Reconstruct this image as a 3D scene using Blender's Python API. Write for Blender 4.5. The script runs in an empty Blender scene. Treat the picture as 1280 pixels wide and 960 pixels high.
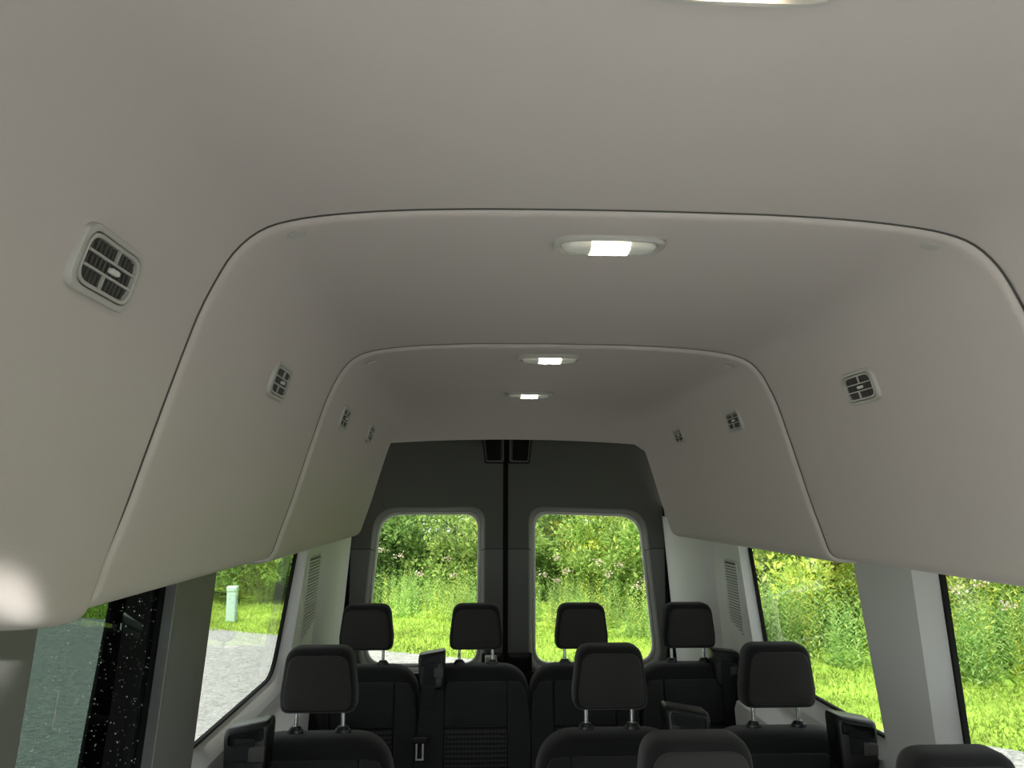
import bpy, bmesh, math, random
import numpy as np
from mathutils import Vector, Matrix
random.seed(7); rng = np.random.default_rng(7)
S = bpy.context.scene
COL = S.collection
# ------------------------------------------------------------------ camera, sky, sun, exposure
F, YAW, PITCH, ROLL = 1009.5, .05266, .14493, .00183
CAM = Vector((-.2046, 0, 1.60))
cd = bpy.data.cameras.new('camera'); cam = bpy.data.objects.new('camera', cd); COL.objects.link(cam)
cd.sensor_width = 36; cd.lens = 36 * F / 1280; cd.clip_start = .02; cd.clip_end = 500
fw = Vector((math.sin(YAW)*math.cos(PITCH), math.cos(YAW)*math.cos(PITCH), math.sin(PITCH)))
rt = Vector((math.cos(YAW), -math.sin(YAW), 0)); up = rt.cross(fw)
r2 = rt*math.cos(ROLL) + up*math.sin(ROLL); u2 = -rt*math.sin(ROLL) + up*math.cos(ROLL)
m = Matrix((r2, u2, -fw)).transposed().to_4x4(); m.translation = CAM; cam.matrix_world = m
S.camera = cam
W = bpy.data.worlds.new('sky'); S.world = W; W.use_nodes = True
wn = W.node_tree.nodes; wl = W.node_tree.links
bg = wn['Background']; bg.inputs[0].default_value = (.93, .97, 1.0, 1); bg.inputs[1].default_value = 1.25
sd = bpy.data.lights.new('sun', 'SUN'); sd.energy = 5.8; sd.angle = math.radians(8); sd.color = (1, .95, .84)
sun = bpy.data.objects.new('sun', sd); COL.objects.link(sun)
sun.rotation_euler = Vector((.25, .42, -1.0)).to_track_quat('-Z', 'Y').to_euler()   # high, behind the photographer, a little from the left
V = S.view_settings
V.view_transform = 'Standard'; V.look = 'None'; V.gamma = 1; V.use_curve_mapping = False; V.exposure = 3.05
cy = S.cycles
cy.max_bounces = 14; cy.diffuse_bounces = 9; cy.glossy_bounces = 4; cy.transparent_max_bounces = 12
cy.use_denoising = True; cy.sample_clamp_indirect = 6; cy.caustics_reflective = False

# ------------------------------------------------------------------ materials
def mat(name, col, rough=.6, metal=0, spec=.5, bump=None, var=None, sheen=0):
    M = bpy.data.materials.new(name); M.use_nodes = True
    n = M.node_tree.nodes; l = M.node_tree.links; b = n['Principled BSDF']
    b.inputs['Base Color'].default_value = (*col, 1); b.inputs['Roughness'].default_value = rough
    b.inputs['Metallic'].default_value = metal; b.inputs['Specular IOR Level'].default_value = spec
    if sheen: b.inputs['Sheen Weight'].default_value = sheen
    tc = n.new('ShaderNodeTexCoord')
    if bump:
        t = n.new('ShaderNodeTexNoise'); t.inputs['Scale'].default_value = bump[0]; t.inputs['Detail'].default_value = 3
        l.new(tc.outputs['Object'], t.inputs['Vector'])
        bm = n.new('ShaderNodeBump'); bm.inputs['Strength'].default_value = bump[1]; bm.inputs['Distance'].default_value = bump[2]
        l.new(t.outputs['Fac'], bm.inputs['Height']); l.new(bm.outputs[0], b.inputs['Normal'])
    if var:
        t = n.new('ShaderNodeTexNoise'); t.inputs['Scale'].default_value = var[0]; t.inputs['Detail'].default_value = 4
        l.new(tc.outputs['Object'], t.inputs['Vector'])
        r = n.new('ShaderNodeValToRGB'); r.color_ramp.elements[0].position = .3; r.color_ramp.elements[1].position = .7
        r.color_ramp.elements[0].color = (*[c*(1-var[1]) for c in col], 1); r.color_ramp.elements[1].color = (*[min(1, c*(1+var[1])) for c in col], 1)
        l.new(t.outputs['Fac'], r.inputs[0]); l.new(r.outputs[0], b.inputs['Base Color'])
    return M
def glass(name, tint, refl=.035):
    M = bpy.data.materials.new(name); M.use_nodes = True
    n = M.node_tree.nodes; l = M.node_tree.links; n.remove(n['Principled BSDF'])
    tr = n.new('ShaderNodeBsdfTransparent'); tr.inputs[0].default_value = (*tint, 1)
    gl = n.new('ShaderNodeBsdfGlossy'); gl.inputs['Roughness'].default_value = .02
    lw = n.new('ShaderNodeLayerWeight'); lw.inputs[0].default_value = .5
    pw = n.new('ShaderNodeMath'); pw.operation = 'POWER'; pw.inputs[1].default_value = 5; l.new(lw.outputs['Facing'], pw.inputs[0])
    fr = n.new('ShaderNodeMath'); fr.operation = 'MULTIPLY_ADD'; fr.inputs[1].default_value = .9; fr.inputs[2].default_value = refl; l.new(pw.outputs[0], fr.inputs[0])
    mx = n.new('ShaderNodeMixShader'); l.new(fr.outputs[0], mx.inputs[0]); l.new(tr.outputs[0], mx.inputs[1]); l.new(gl.outputs[0], mx.inputs[2])
    l.new(mx.outputs[0], n['Material Output'].inputs[0]); return M
def emit(name, col, s):
    M = bpy.data.materials.new(name); M.use_nodes = True
    b = M.node_tree.nodes['Principled BSDF']; b.inputs['Base Color'].default_value = (*col, 1)
    b.inputs['Emission Color'].default_value = (*col, 1); b.inputs['Emission Strength'].default_value = s; return M
def leafmat(name, a, b_, c, trans=.35):
    M = bpy.data.materials.new(name); M.use_nodes = True
    n = M.node_tree.nodes; l = M.node_tree.links; n.remove(n['Principled BSDF'])
    g = n.new('ShaderNodeNewGeometry'); r = n.new('ShaderNodeValToRGB')
    e = r.color_ramp.elements; e[0].position = 0; e[0].color = (*a, 1); e[1].position = 1; e[1].color = (*c, 1)
    e2 = e.new(.55); e2.color = (*b_, 1)
    l.new(g.outputs['Random Per Island'], r.inputs[0])
    d = n.new('ShaderNodeBsdfDiffuse'); t = n.new('ShaderNodeBsdfTranslucent'); mx = n.new('ShaderNodeMixShader'); mx.inputs[0].default_value = trans
    oi = n.new('ShaderNodeTexNoise'); oi.inputs['Scale'].default_value = .8; oi.inputs['Detail'].default_value = 2; l.new(g.outputs['Position'], oi.inputs['Vector']); ma = n.new('ShaderNodeMath'); ma.operation = 'MULTIPLY_ADD'; ma.inputs[1].default_value = 1.5; ma.inputs[2].default_value = .20; l.new(oi.outputs['Fac'], ma.inputs[0])
    vm = n.new('ShaderNodeVectorMath'); vm.operation = 'SCALE'; l.new(r.outputs[0], vm.inputs[0]); l.new(ma.outputs[0], vm.inputs['Scale'])
    l.new(vm.outputs[0], d.inputs[0]); l.new(vm.outputs[0], t.inputs[0]); l.new(d.outputs[0], mx.inputs[1]); l.new(t.outputs[0], mx.inputs[2])
    l.new(mx.outputs[0], n['Material Output'].inputs[0]); return M
def fabric(name, col, scale=900, rows=False):
    M = mat(name, col, .92, spec=.2, sheen=.15)
    n = M.node_tree.nodes; l = M.node_tree.links; b = n['Principled BSDF']; tc = n['Texture Coordinate'] if 'Texture Coordinate' in n else n.new('ShaderNodeTexCoord')
    if rows:
        w = n.new('ShaderNodeTexWave'); w.wave_type = 'BANDS'; w.bands_direction = 'Z'; w.inputs['Scale'].default_value = 20; w.inputs['Distortion'].default_value = 1.2
        w.inputs['Detail'].default_value = 1; w.inputs['Detail Scale'].default_value = 6
        w2 = n.new('ShaderNodeTexWave'); w2.wave_type = 'BANDS'; w2.bands_direction = 'X'; w2.inputs['Scale'].default_value = 24
        ml = n.new('ShaderNodeMath'); ml.operation = 'MULTIPLY'
        for q in (w, w2): l.new(tc.outputs['Object'], q.inputs['Vector'])
        l.new(w.outputs['Fac'], ml.inputs[0]); l.new(w2.outputs['Fac'], ml.inputs[1])
        ad = n.new('ShaderNodeMath'); ad.operation = 'ADD'; l.new(w.outputs['Fac'], ad.inputs[0]); l.new(ml.outputs[0], ad.inputs[1])
        r = n.new('ShaderNodeValToRGB'); r.color_ramp.elements[0].color = (*[c*.45 for c in col], 1); r.color_ramp.elements[1].color = (*[c*2.1 for c in col], 1)
        dv = n.new('ShaderNodeMath'); dv.operation = 'MULTIPLY'; dv.inputs[1].default_value = .5; l.new(ad.outputs[0], dv.inputs[0])
        l.new(dv.outputs[0], r.inputs[0]); l.new(r.outputs[0], b.inputs['Base Color'])
        src = dv.outputs[0]
    else:
        t = n.new('ShaderNodeTexNoise'); t.inputs['Scale'].default_value = scale; l.new(tc.outputs['Object'], t.inputs['Vector']); src = t.outputs['Fac']
    bm = n.new('ShaderNodeBump'); bm.inputs['Strength'].default_value = .35; bm.inputs['Distance'].default_value = .002
    l.new(src, bm.inputs['Height']); l.new(bm.outputs[0], b.inputs['Normal']); return M

HEAD = mat('headliner_cloth', (.60, .548, .525), .95, spec=.15, bump=(700, .25, .001))
TRIM = mat('grey_trim_plastic', (.63, .63, .62), .55, spec=.4, bump=(900, .15, .0006))
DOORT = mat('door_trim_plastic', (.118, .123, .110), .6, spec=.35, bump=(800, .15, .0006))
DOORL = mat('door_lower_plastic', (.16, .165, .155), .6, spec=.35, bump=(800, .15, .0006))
DOORR = mat('lit_reveal_plastic', (.24, .245, .225), .5, spec=.4)  # paler than the door panels: light on the window reveals put into colour
LIGHTP = mat('pale_plastic', (.66, .66, .63), .45)
VENTP = mat('vent_plastic', (.50, .49, .46), .45)
DARKP = mat('dark_vent_plastic', (.045, .045, .042), .6)
SEAMM = mat('seam_gap_shade', (.13, .125, .115), .95, spec=.1)  # dark tone stands in for shade in the gaps between headliner sections
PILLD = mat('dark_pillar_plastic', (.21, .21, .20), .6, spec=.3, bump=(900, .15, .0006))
BLACK = mat('black_plastic', (.007, .007, .008), .35, spec=.4)
RUBBER = mat('black_rubber', (.006, .006, .006), .7, spec=.2)
PANELB = mat('black_panel', (.006, .009, .01), .4, spec=.3)
CREAM = mat('cream_plastic', (.75, .70, .58), .5)
CHROME = mat('chrome', (.92, .92, .93), .27, metal=1)
FLOORM = mat('floor_vinyl', (.26, .26, .26), .7, var=(30, .2))
PAINT = mat('body_paint', (.30, .31, .32), .35)
FAB = fabric('seat_cloth_black', (.008, .0085, .009))
FAC = fabric('seat_cloth_charcoal', (.019, .020, .021))
HFAC = fabric('headrest_cloth_charcoal', (.031, .029, .0285))
RIB = fabric('seat_cloth_ribbed', (.020, .021, .021), rows=True)
BELT = mat('belt_webbing', (.008, .009, .011), .7, spec=.3, bump=(1500, .3, .0005))
G_TINT = glass('privacy_glass', (.150, .157, .149))
G_REAR = glass('rear_glass', (.160, .165, .153), .006)
G_DARK = glass('dark_privacy_glass', (.020, .028, .024), .02)
G_SHADE = glass('shaded_windscreen_glass', (.35, .36, .36))
G_CLEAR = glass('clear_glass', (.9, .93, .91))
LENS = mat('lamp_lens', (.80, .80, .74), .25)
LED = emit('lamp_diffuser', (1.0, .90, .72), 1.3)
LED2 = emit('lamp_led', (1.0, .95, .84), 5)
DROP = bpy.data.materials.new('rain_drop'); DROP.use_nodes = True
_b = DROP.node_tree.nodes['Principled BSDF']; _b.inputs['Base Color'].default_value = (.9, .93, .93, 1); _b.inputs['Roughness'].default_value = .1
_b.inputs['Transmission Weight'].default_value = .0; _b.inputs['Subsurface Weight'].default_value = 0
BARK = mat('bark', (.12, .10, .07), .9, bump=(60, .6, .01))
UTIL = mat('pale_green_plastic', (.44, .60, .53), .5)

# ------------------------------------------------------------------ mesh helpers
def mesh(name, vs, fs, m_, parent=None, smooth=True, mats=None, mi=None, sharp=.7):
    me = bpy.data.meshes.new(name); me.from_pydata([tuple(v) for v in vs], [], [tuple(f) for f in fs]); me.update()
    bm = bmesh.new(); bm.from_mesh(me); bmesh.ops.recalc_face_normals(bm, faces=bm.faces); bm.to_mesh(me); bm.free()
    for x in (mats or [m_]): me.materials.append(x)
    if smooth:
        me.polygons.foreach_set('use_smooth', [True]*len(me.polygons)); me.set_sharp_from_angle(angle=sharp)
    if mi: me.polygons.foreach_set('material_index', mi)
    o = bpy.data.objects.new(name, me); COL.objects.link(o)
    if parent: o.parent = parent
    return o
def raw(name, vs, fs, m_, parent=None):          # quick mesh without normal repair
    me = bpy.data.meshes.new(name); me.from_pydata(vs, [], fs); me.materials.append(m_)
    o = bpy.data.objects.new(name, me); COL.objects.link(o)
    if parent: o.parent = parent
    return o
def tag(o, label=None, cat=None, group=None, kind=None):
    if label: o['label'] = label
    if cat: o['category'] = cat
    if group: o['group'] = group
    if kind: o['kind'] = kind
    return o
def struct(o, label=None, cat=None):
    o['kind'] = 'structure'
    if label: o['label'] = label
    if cat: o['category'] = cat
    return o
def empty(name, loc=(0, 0, 0), label=None, cat=None, group=None):
    o = bpy.data.objects.new(name, None); o.empty_display_size = .05; COL.objects.link(o); o.location = loc
    return tag(o, label, cat, group)
def kids(o): return [c for c in bpy.data.objects if c.parent == o]
def dup(o, parent=None, children=None):
    c = o.copy(); COL.objects.link(c)
    if parent: c.parent = parent
    for k in kids(o): dup(k, c)
    return c
def rpoly(pts, r, n=7):
    """rounded polygon; r a number or a list"""
    out = []; N = len(pts)
    for i, p in enumerate(pts):
        p = Vector(p); a = Vector(pts[i-1]) - p; b = Vector(pts[(i+1) % N]) - p
        rr = r[i] if isinstance(r, (list, tuple)) else r
        ang = a.angle(b); d = min(rr/math.tan(ang/2), a.length*.49, b.length*.49)
        p0 = p + a.normalized()*d; p1 = p + b.normalized()*d
        for k in range(n+1):
            t = k/n; out.append(tuple(p0*(1-t)**2 + p*2*t*(1-t) + p1*t*t))
    return out
def loft(rings, close=True, cap0=True, cap1=True):
    vs = []; fs = []; n = len(rings[0])
    for r in rings: vs += [tuple(p) for p in r]
    for i in range(len(rings)-1):
        for j in range(n if close else n-1):
            k = (j+1) % n
            fs.append((i*n+j, i*n+k, (i+1)*n+k, (i+1)*n+j))
    if cap0: fs.append(tuple(range(n-1, -1, -1)))
    if cap1: fs.append(tuple(range((len(rings)-1)*n, len(rings)*n)))
    return vs, fs
def merge(*parts):
    V_ = []; F_ = []
    for vs, fs in parts:
        b = len(V_); V_ += list(vs); F_ += [tuple(i+b for i in f) for f in fs]
    return V_, F_
def inset(ol, d):
    us = [p[0] for p in ol]; vs = [p[1] for p in ol]; cu = (min(us)+max(us))/2; cv = (min(vs)+max(vs))/2
    su = 1-2*d/(max(us)-min(us)); sv = 1-2*d/(max(vs)-min(vs))
    return [(cu+(p[0]-cu)*su, cv+(p[1]-cv)*sv) for p in ol]
def pillow(ol, prof, fn, dome=0):
    """rings of outline ol at (inset, depth) pairs mapped by fn(u, v, d); centre caps as fans of smaller rings"""
    rings = []
    i0, d0 = prof[0]; i1, d1 = prof[-1]
    us = [p[0] for p in ol]; vv = [p[1] for p in ol]; h = min(max(us)-min(us), max(vv)-min(vv))/2
    full = [(h*.93, d0-dome), (h*.6, d0-dome*.75)] + list(prof) + [(h*.6, d1), (h*.93, d1)]
    for i, d in full: rings.append([fn(u, v, d) for u, v in inset(ol, i)])
    return loft(rings)
def box(x0, x1, y0, y1, z0, z1):
    vs = [(x, y, z) for x in (x0, x1) for y in (y0, y1) for z in (z0, z1)]
    return vs, [(0, 1, 3, 2), (4, 6, 7, 5), (0, 4, 5, 1), (2, 3, 7, 6), (0, 2, 6, 4), (1, 5, 7, 3)]
def rbox(x0, x1, y0, y1, z0, z1, r):
    ol = rpoly([(x0, z0), (x1, z0), (x1, z1), (x0, z1)], r, 4)
    return pillow(ol, [(r*.6, y0), (r*.2, y0+r*.25), (0, y0+r*.8), (0, y1-r*.8), (r*.2, y1-r*.25), (r*.6, y1)], lambda u, v, d: (u, d, v))
def tube(pts, r, n=10):
    rings = []; pts = [Vector(p) for p in pts]
    for i, p in enumerate(pts):
        t = (pts[min(i+1, len(pts)-1)] - pts[max(i-1, 0)]).normalized()
        a = t.orthogonal().normalized() if i == 0 else (a - t*a.dot(t)).normalized()
        b = t.cross(a); rr = r[i] if isinstance(r, (list, tuple)) else r
        rings.append([p + (a*math.cos(2*math.pi*k/n) + b*math.sin(2*math.pi*k/n))*rr for k in range(n)])
    return loft(rings)

# ------------------------------------------------------------------ headliner (three stepped sections), roof and walls
half = [(0, 1.980), (.10, 1.9795), (.20, 1.978), (.30, 1.974), (.38, 1.967), (.44, 1.957), (.478, 1.942), (.507, 1.914), (.527, 1.878), (.546, 1.834),
        (.568, 1.765), (.592, 1.685), (.617, 1.600), (.636, 1.543), (.650, 1.500), (.655, 1.486), (.662, 1.476), (.674, 1.469), (.700, 1.465), (.76, 1.464), (.815, 1.464)]
def catmull(P, k=4):
    out = []
    for i in range(len(P)-1):
        p0 = Vector(P[max(i-1, 0)]); p1 = Vector(P[i]); p2 = Vector(P[i+1]); p3 = Vector(P[min(i+2, len(P)-1)])
        for j in range(k):
            t = j/k
            out.append(.5*((2*p1)+(p2-p0)*t+(2*p0-5*p1+4*p2-p3)*t*t+(3*p1-p0-3*p2+p3)*t**3))
    out.append(Vector(P[-1])); return out
HP = catmull(half, 3)
PROF = [Vector((-p.x, p.y)) for p in HP[:0:-1]] + HP
def offs(d):
    out = []; n = len(PROF)
    for i, p in enumerate(PROF):
        t = (PROF[min(i+1, n-1)] - PROF[max(i-1, 0)]).normalized()
        nrm = Vector((-t.y, t.x))
        out.append(p + nrm*d)
    return out
def sm(t): t = max(0, min(1, t)); return t*t*(3-2*t)
def section(name, rows, fn=None):
    rings = []
    for y, d in rows:
        ring = []
        for p in offs(d):
            q = Vector((p.x, y, p.y))
            ring.append(fn(q) if fn else q)
        rings.append(ring)
    vs, fs = loft(rings, close=False, cap0=False, cap1=False)
    return mesh(name, vs, fs, HEAD, sharp=1.2)
def fA(q):
    w = sm((1.62 - q.z)/.16)
    k = min(.06, max(0, .99 - q.y)*.14)
    q.z += (k - .018*sm((q.y-.80)/.12)*(1 if q.y > .8 else 0) )*w*(1 if q.z < 1.62 else 0)
    return q
ST = 0.006
yA = [-1.2, -.6, -.2, .2, .5, .7, .8, .84, .88, .92, .96, 1.0, 1.018, 1.024]
cA = section('ceiling', [(y, ST) for y in yA] + [(1.0275, ST+.002), (1.0285, ST+.008)], fA)
cB = section('ceiling.001', [(1.040, ST+.008), (1.0298, ST+.006), (1.0298, .009), (1.031, .006), (1.033, .0035), (1.037, .0012), (1.043, .0002), (1.055, 0), (1.3, 0), (1.6, 0), (1.9, 0), (1.917, 0), (1.9215, .002), (1.9225, .006)])
def fC(q):
    ax = abs(q.x); sg = 1 if q.x > 0 else -1
    k = sm((q.y-3.40)/.38)
    arc = lambda x: 1.890 - .06*x*x
    if ax < .44:
        xe = ax*.60/.44; dz = q.z - arc(ax + (xe-ax)*k)
        q.x = sg*(ax+(xe-ax)*k); q.z -= dz*sm((q.y-3.20)/.52)
    else:
        xe = float(np.interp(ax, [.44, .50, .55, .66, .83], [.60, .70, .79, .88, .90]))
        ze = float(np.interp(ax, [.44, .50, .55, .60, .66, .83], [arc(.6), 1.80, 1.75, 1.62, q.z, q.z]))
        w = sm((ax-.44)/.11); kz = (1-w)*sm((q.y-3.20)/.52) + w*k
        q.x = sg*(ax+(xe-ax)*k); q.z += (ze-q.z)*kz
    q.z += .055*sm((q.y-3.78)/.3)*sm((q.z-1.7)/.1)
    return q
cC = section('ceiling.002', [(1.935, ST+.002), (1.9238, .006), (1.9238, -.001), (1.9245, -.004), (1.927, -.0068), (1.931, -.0083), (1.938, -.0089), (1.95, -.009), (2.3, -.009), (2.8, -.009), (3.1, -.009), (3.3, -.009)] +
             [(3.4+.04*i, -.009) for i in range(12)] + [(3.88+.06*i, -.009) for i in range(4)] + [(4.118, -.009)], fC)
for o, l in ((cA, 'front section of the grey cloth headliner nearest the camera'), (cB, 'middle section of the grey cloth headliner between the two seams'), (cC, 'rear section of the grey cloth headliner above the back doors')): struct(o, l)
def seam_shade_strip(name, y, da, parent):
    R_ = []
    for yy, e in ((y, .004), (y, 0), (y+.0012, 0), (y+.0012, .004)):
        row = []
        for p, q in zip(offs(da+e), PROF): row.append((p.x*(1-0*e), yy, p.y))
        R_.append(row)
    vs, fs = loft(R_, close=False, cap0=False, cap1=False); mesh(name, vs, fs, SEAMM, parent)
seam_shade_strip('seam_shade_strip', 1.0287, ST-.0003, cB); seam_shade_strip('seam_shade_strip', 1.9228, -.0003, cC)
# flush oval clips by the seams
def clip(parent, x, y, d):
    # find profile height
    best = min(offs(d), key=lambda p: abs(p.x-x)); i = offs(d).index(best)
    P_ = offs(d); t = (P_[i+1]-P_[i-1]).normalized(); nrm = Vector((t.y, -t.x))
    c = Vector((best.x, y, best.y)); ex = Vector((t.x, 0, t.y)); n3 = Vector((nrm.x, 0, nrm.y))
    rings = []
    for r, h in ((.0125, -.001), (.0125, .0009), (.011, .0018), (.006, .0021), (.001, .0022)):
        rings.append([c + ex*(math.cos(a)*r*1.05) + Vector((0, 1, 0))*(math.sin(a)*r) + n3*h for a in [2*math.pi*k/20 for k in range(20)]])
    vs, fs = loft(rings); mesh('screw_cover', vs, fs, VENTP, parent)
for s in (-1, 1):
    clip(cB, s*.446, 1.064, 0); clip(cC, s*.446, 1.99, -.012)
# outer roof skin that keeps daylight out
RP = rpoly([(-1.0, 1.44), (-.98, 1.80), (-.80, 2.06), (.80, 2.06), (.98, 1.80), (1.0, 1.44)], [.001, .2, .2, .2, .2, .001], 6)
rings = [[(x, y, z) for x, z in RP] for y in (-1.25, 1, 3, 4.22)]
vs, fs = loft(rings, close=False, cap0=False, cap1=False); struct(mesh('roof', vs, fs, PAINT), 'outer roof skin of the van')

def XW(z): return .80 + .08*(1.456 - z)
def fill_holes(outer, holes, fn):
    bm = bmesh.new(); edges = []
    for loop in [outer] + holes:
        v = [bm.verts.new((p[0], p[1], 0)) for p in loop]
        for i in range(len(v)): edges.append(bm.edges.new((v[i], v[(i+1) % len(v)])))
    bmesh.ops.triangle_fill(bm, use_beauty=True, use_dissolve=False, edges=edges, normal=(0, 0, 1))
    bm.verts.index_update()
    vs = [fn(v.co.x, v.co.y) for v in bm.verts]; fs = [tuple(v.index for v in f.verts) for f in bm.faces]
    bm.free(); return vs, fs
GO = .040
def wall(side):
    s = side
    P3 = lambda y, z, o=0: (s*(XW(z)+o), y, z)
    wins = []
    if s > 0:
        wins.append(('window_4', [(2.055, .955), (2.965, .955), (3.035, 1.53), (2.115, 1.53)], [.06, .10, .05, .10], [(2.03, .995), (2.955, .995), (3.045, 1.545), (2.06, 1.545)], G_TINT))
        wins.append(('window_5', [(.62, .955), (1.827, .955), (1.827, 1.53), (.62, 1.53)], .05, [(.66, .995), (1.785, .995), (1.785, 1.545), (.66, 1.545)], G_TINT))
    else:
        wins.append(('window_2', [(2.00, .955), (2.99, .955), (3.14, 1.53), (2.00, 1.53)], [.05, .12, .05, .05], [(1.97, .995), (2.955, .995), (3.165, 1.545), (1.97, 1.545)], G_TINT))
        wins.append(('window_1', [(1.195, .80), (1.735, .80), (1.735, 1.53), (1.195, 1.53)], .04, [(1.15, .84), (1.785, .84), (1.785, 1.545), (1.15, 1.545)], G_DARK))
    cab = [(-1.6, .84), (-.40, .84), (-.40, 1.54), (-1.25, 1.54)]
    if s < 0: wins.append(('window_3', [(-.33, .70), (.45, .70), (.45, 1.53), (-.33, 1.53)], .05, [(-.32, .73), (.43, .73), (.43, 1.545), (-.32, 1.545)], G_CLEAR))  # unseen window, added and kept clear to let more light onto the headliner
    holes = []; extra = []
    outer = [(-1.65, 0), (4.16, 0), (4.16, 1.56), (-1.65, 1.56)]
    for nm, ol, r, gl, gm in wins:
        h = rpoly(ol, r, 6); g = rpoly(gl, r, 6); holes.append(h)
        extra.append((nm, h, g, gm))
    hc = rpoly(cab, .06, 5); holes.append(hc)
    vs, fs = fill_holes(outer, holes, lambda y, z: P3(y, z))
    parts = [(vs, fs)]
    for nm, h, g, gm in extra:
        parts.append(loft([[P3(y, z) for y, z in h], [P3(y, z, GO) for y, z in g]], cap0=False, cap1=False))
    nw = 'wall_right' if s > 0 else 'wall_left'
    w = mesh(nw, *merge(*parts), TRIM, sharp=.5); struct(w, 'grey plastic side wall trim on the %s of the van' % ('right' if s > 0 else 'left'))
    for nm, h, g, gm in extra:
        # glass pane with a black seal round it
        e = struct(empty(nm, (0, 0, 0)))
        e['label'] = {'window_4': 'right side window behind the third pillar with a reflection in it', 'window_5': 'right side window nearest the camera', 'window_2': 'left side window showing the gravel drive', 'window_3': 'unseen left side window beside the camera, sized to light the cabin', 'window_1': 'dark tinted sliding door window spotted with rain'}[nm]
        gv, gf = loft([[P3(y, z, GO+.004) for y, z in inset(g, -.006)], [P3(y, z, GO+.008) for y, z in inset(g, -.006)]])
        pane = mesh('pane', gv, gf[-1:], gm, e, smooth=False)
        sv, sf = loft([[P3(y, z, GO-.001) for y, z in inset(g, .000)], [P3(y, z, GO-.004) for y, z in inset(g, .004)], [P3(y, z, GO-.001) for y, z in inset(g, .008)], [P3(y, z, GO+.004) for y, z in inset(g, .0085)], [P3(y, z, GO+.010) for y, z in inset(g, .0087)]], cap0=False, cap1=False)
        mesh('seal', sv, sf, RUBBER, e)
    ce = struct(empty('window_6' if s > 0 else 'window_7')); ce['label'] = 'cab side window, ' + ('right' if s > 0 else 'left')
    mesh('pane', [P3(y, z, .01) for y, z in hc], [tuple(range(len(hc)))], G_SHADE if s > 0 else G_CLEAR, ce, smooth=False)
    return w
wr = wall(1); wl_ = wall(-1)
# pillar in front of window_5 etc. is the wall itself; raised trims
def pillar(name, s, y0, y1, z0, z1, h, parent, m_=TRIM):
    rings = []
    for z in (z0, z0+.02, z1-.02, z1):
        ring = []
        for k in range(13):
            t = k/12; y = y0+(y1-y0)*t
            hh = h*min(1, sm(t/.28), sm((1-t)/.28))
            ring.append((s*(XW(z)-hh-.0012), y, z))
        rings.append(ring)
    vs, fs = loft(rings, close=False, cap0=False, cap1=False)
    return mesh(name, vs, fs, m_, parent, sharp=1.3)
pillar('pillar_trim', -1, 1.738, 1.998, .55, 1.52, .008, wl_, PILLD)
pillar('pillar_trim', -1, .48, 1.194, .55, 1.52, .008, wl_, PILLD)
# rear corner trims (next to the back doors)
for s, p in ((1, wr), (-1, wl_)):
    y0 = 3.36 if s > 0 else 3.42
    rings = []
    for z in [.5+.05*i for i in range(21)] + [1.53]:
        fl = .05*sm((z-1.30)/.22)
        row = []
        for y, h in ((y0-.02-fl, -.004), (y0+.03-fl, .008), (y0+.08-fl, .022), (y0+.16, .034), (y0+.30, .036), (4.02, .030), (4.09, .022), (4.125, -.002), (4.13, -.03)):
            row.append((s*(XW(z)-h), y, z))
        rings.append(row)
    vs, fs = loft(rings, close=False, cap0=False, cap1=False); mesh('corner_trim', vs, fs, LIGHTP if 0 else TRIM, p, sharp=1.3)
# lower ledges with a cup holder on the left
for s, p in ((1, wr), (-1, wl_)):
    prof = [(.0, .93), (.012, .925), (.06, .905), (.085, .895), (.095, .87), (.10, .60), (.0, .58)]
    vs, fs = loft([[(s*(XW(z)-d), y, z) for d, z in prof] for y in (2.345, 2.36, 2.96, 2.98)])
    led = mesh('side_ledge', vs, fs, TRIM, p, sharp=.6)
    yc = 2.40; xc = s*(XW(.91)-.045)
    rings = []
    for r, h in ((.040, .004), (.038, .010), (.034, .010), (.032, .004), (.028, -.03), (.02, -.035)):
        rings.append([(xc+math.cos(a)*r, yc+math.sin(a)*r*1.1, .912-(math.cos(a)*r)*(-s)*.38*-1*-1+h) for a in [2*math.pi*k/28 for k in range(28)]])
    vs, fs = loft(rings); mesh('cup_holder', vs, fs, BLACK, led)
# floor, front end
struct(mesh('floor', *box(-.95, .95, -1.9, 4.2, -.06, 0), FLOORM, smooth=False), 'dark vinyl van floor')
fvs = [(-.9, -1.15, 1.90), (.9, -1.15, 1.90), (.92, -1.9, 1.0), (-.92, -1.9, 1.0)]
wsh = [Vector(p) for p in fvs]
def ws(u, v): return tuple((wsh[0]*(1-u)+wsh[1]*u)*(1-v) + (wsh[3]*(1-u)+wsh[2]*u)*v)
h = rpoly([(.08, .1), (.92, .1), (.94, .95), (.06, .95)], .05, 5)
vs, fs = fill_holes([(0, 0), (1, 0), (1, 1), (0, 1)], [h], ws)
wf = mesh('wall_front', *merge((vs, fs), box(-.93, .93, -1.92, -1.50, 0, 1.0), ([(-.9, -1.15, 1.9), (.9, -1.15, 1.9), (.9, -1.2, 2.05), (-.9, -1.2, 2.05)], [(0, 1, 2, 3)]),
      ([(-.81, -1.15, 1.9), (-.92, -1.9, 1.0), (-.93, -1.62, 1.0), (-.81, -1.2, 1.52)], [(0, 1, 2, 3)]), ([(.81, -1.15, 1.9), (.92, -1.9, 1.0), (.93, -1.62, 1.0), (.81, -1.2, 1.52)], [(0, 1, 2, 3)])), DARKP, smooth=False)
struct(wf, 'dashboard and windscreen surround at the front of the van')
we = struct(empty('window_8')); we['label'] = 'windscreen at the front of the van'
mesh('pane', [ws(*p) for p in h], [tuple(range(len(h)))], G_SHADE, we, smooth=False)

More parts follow.
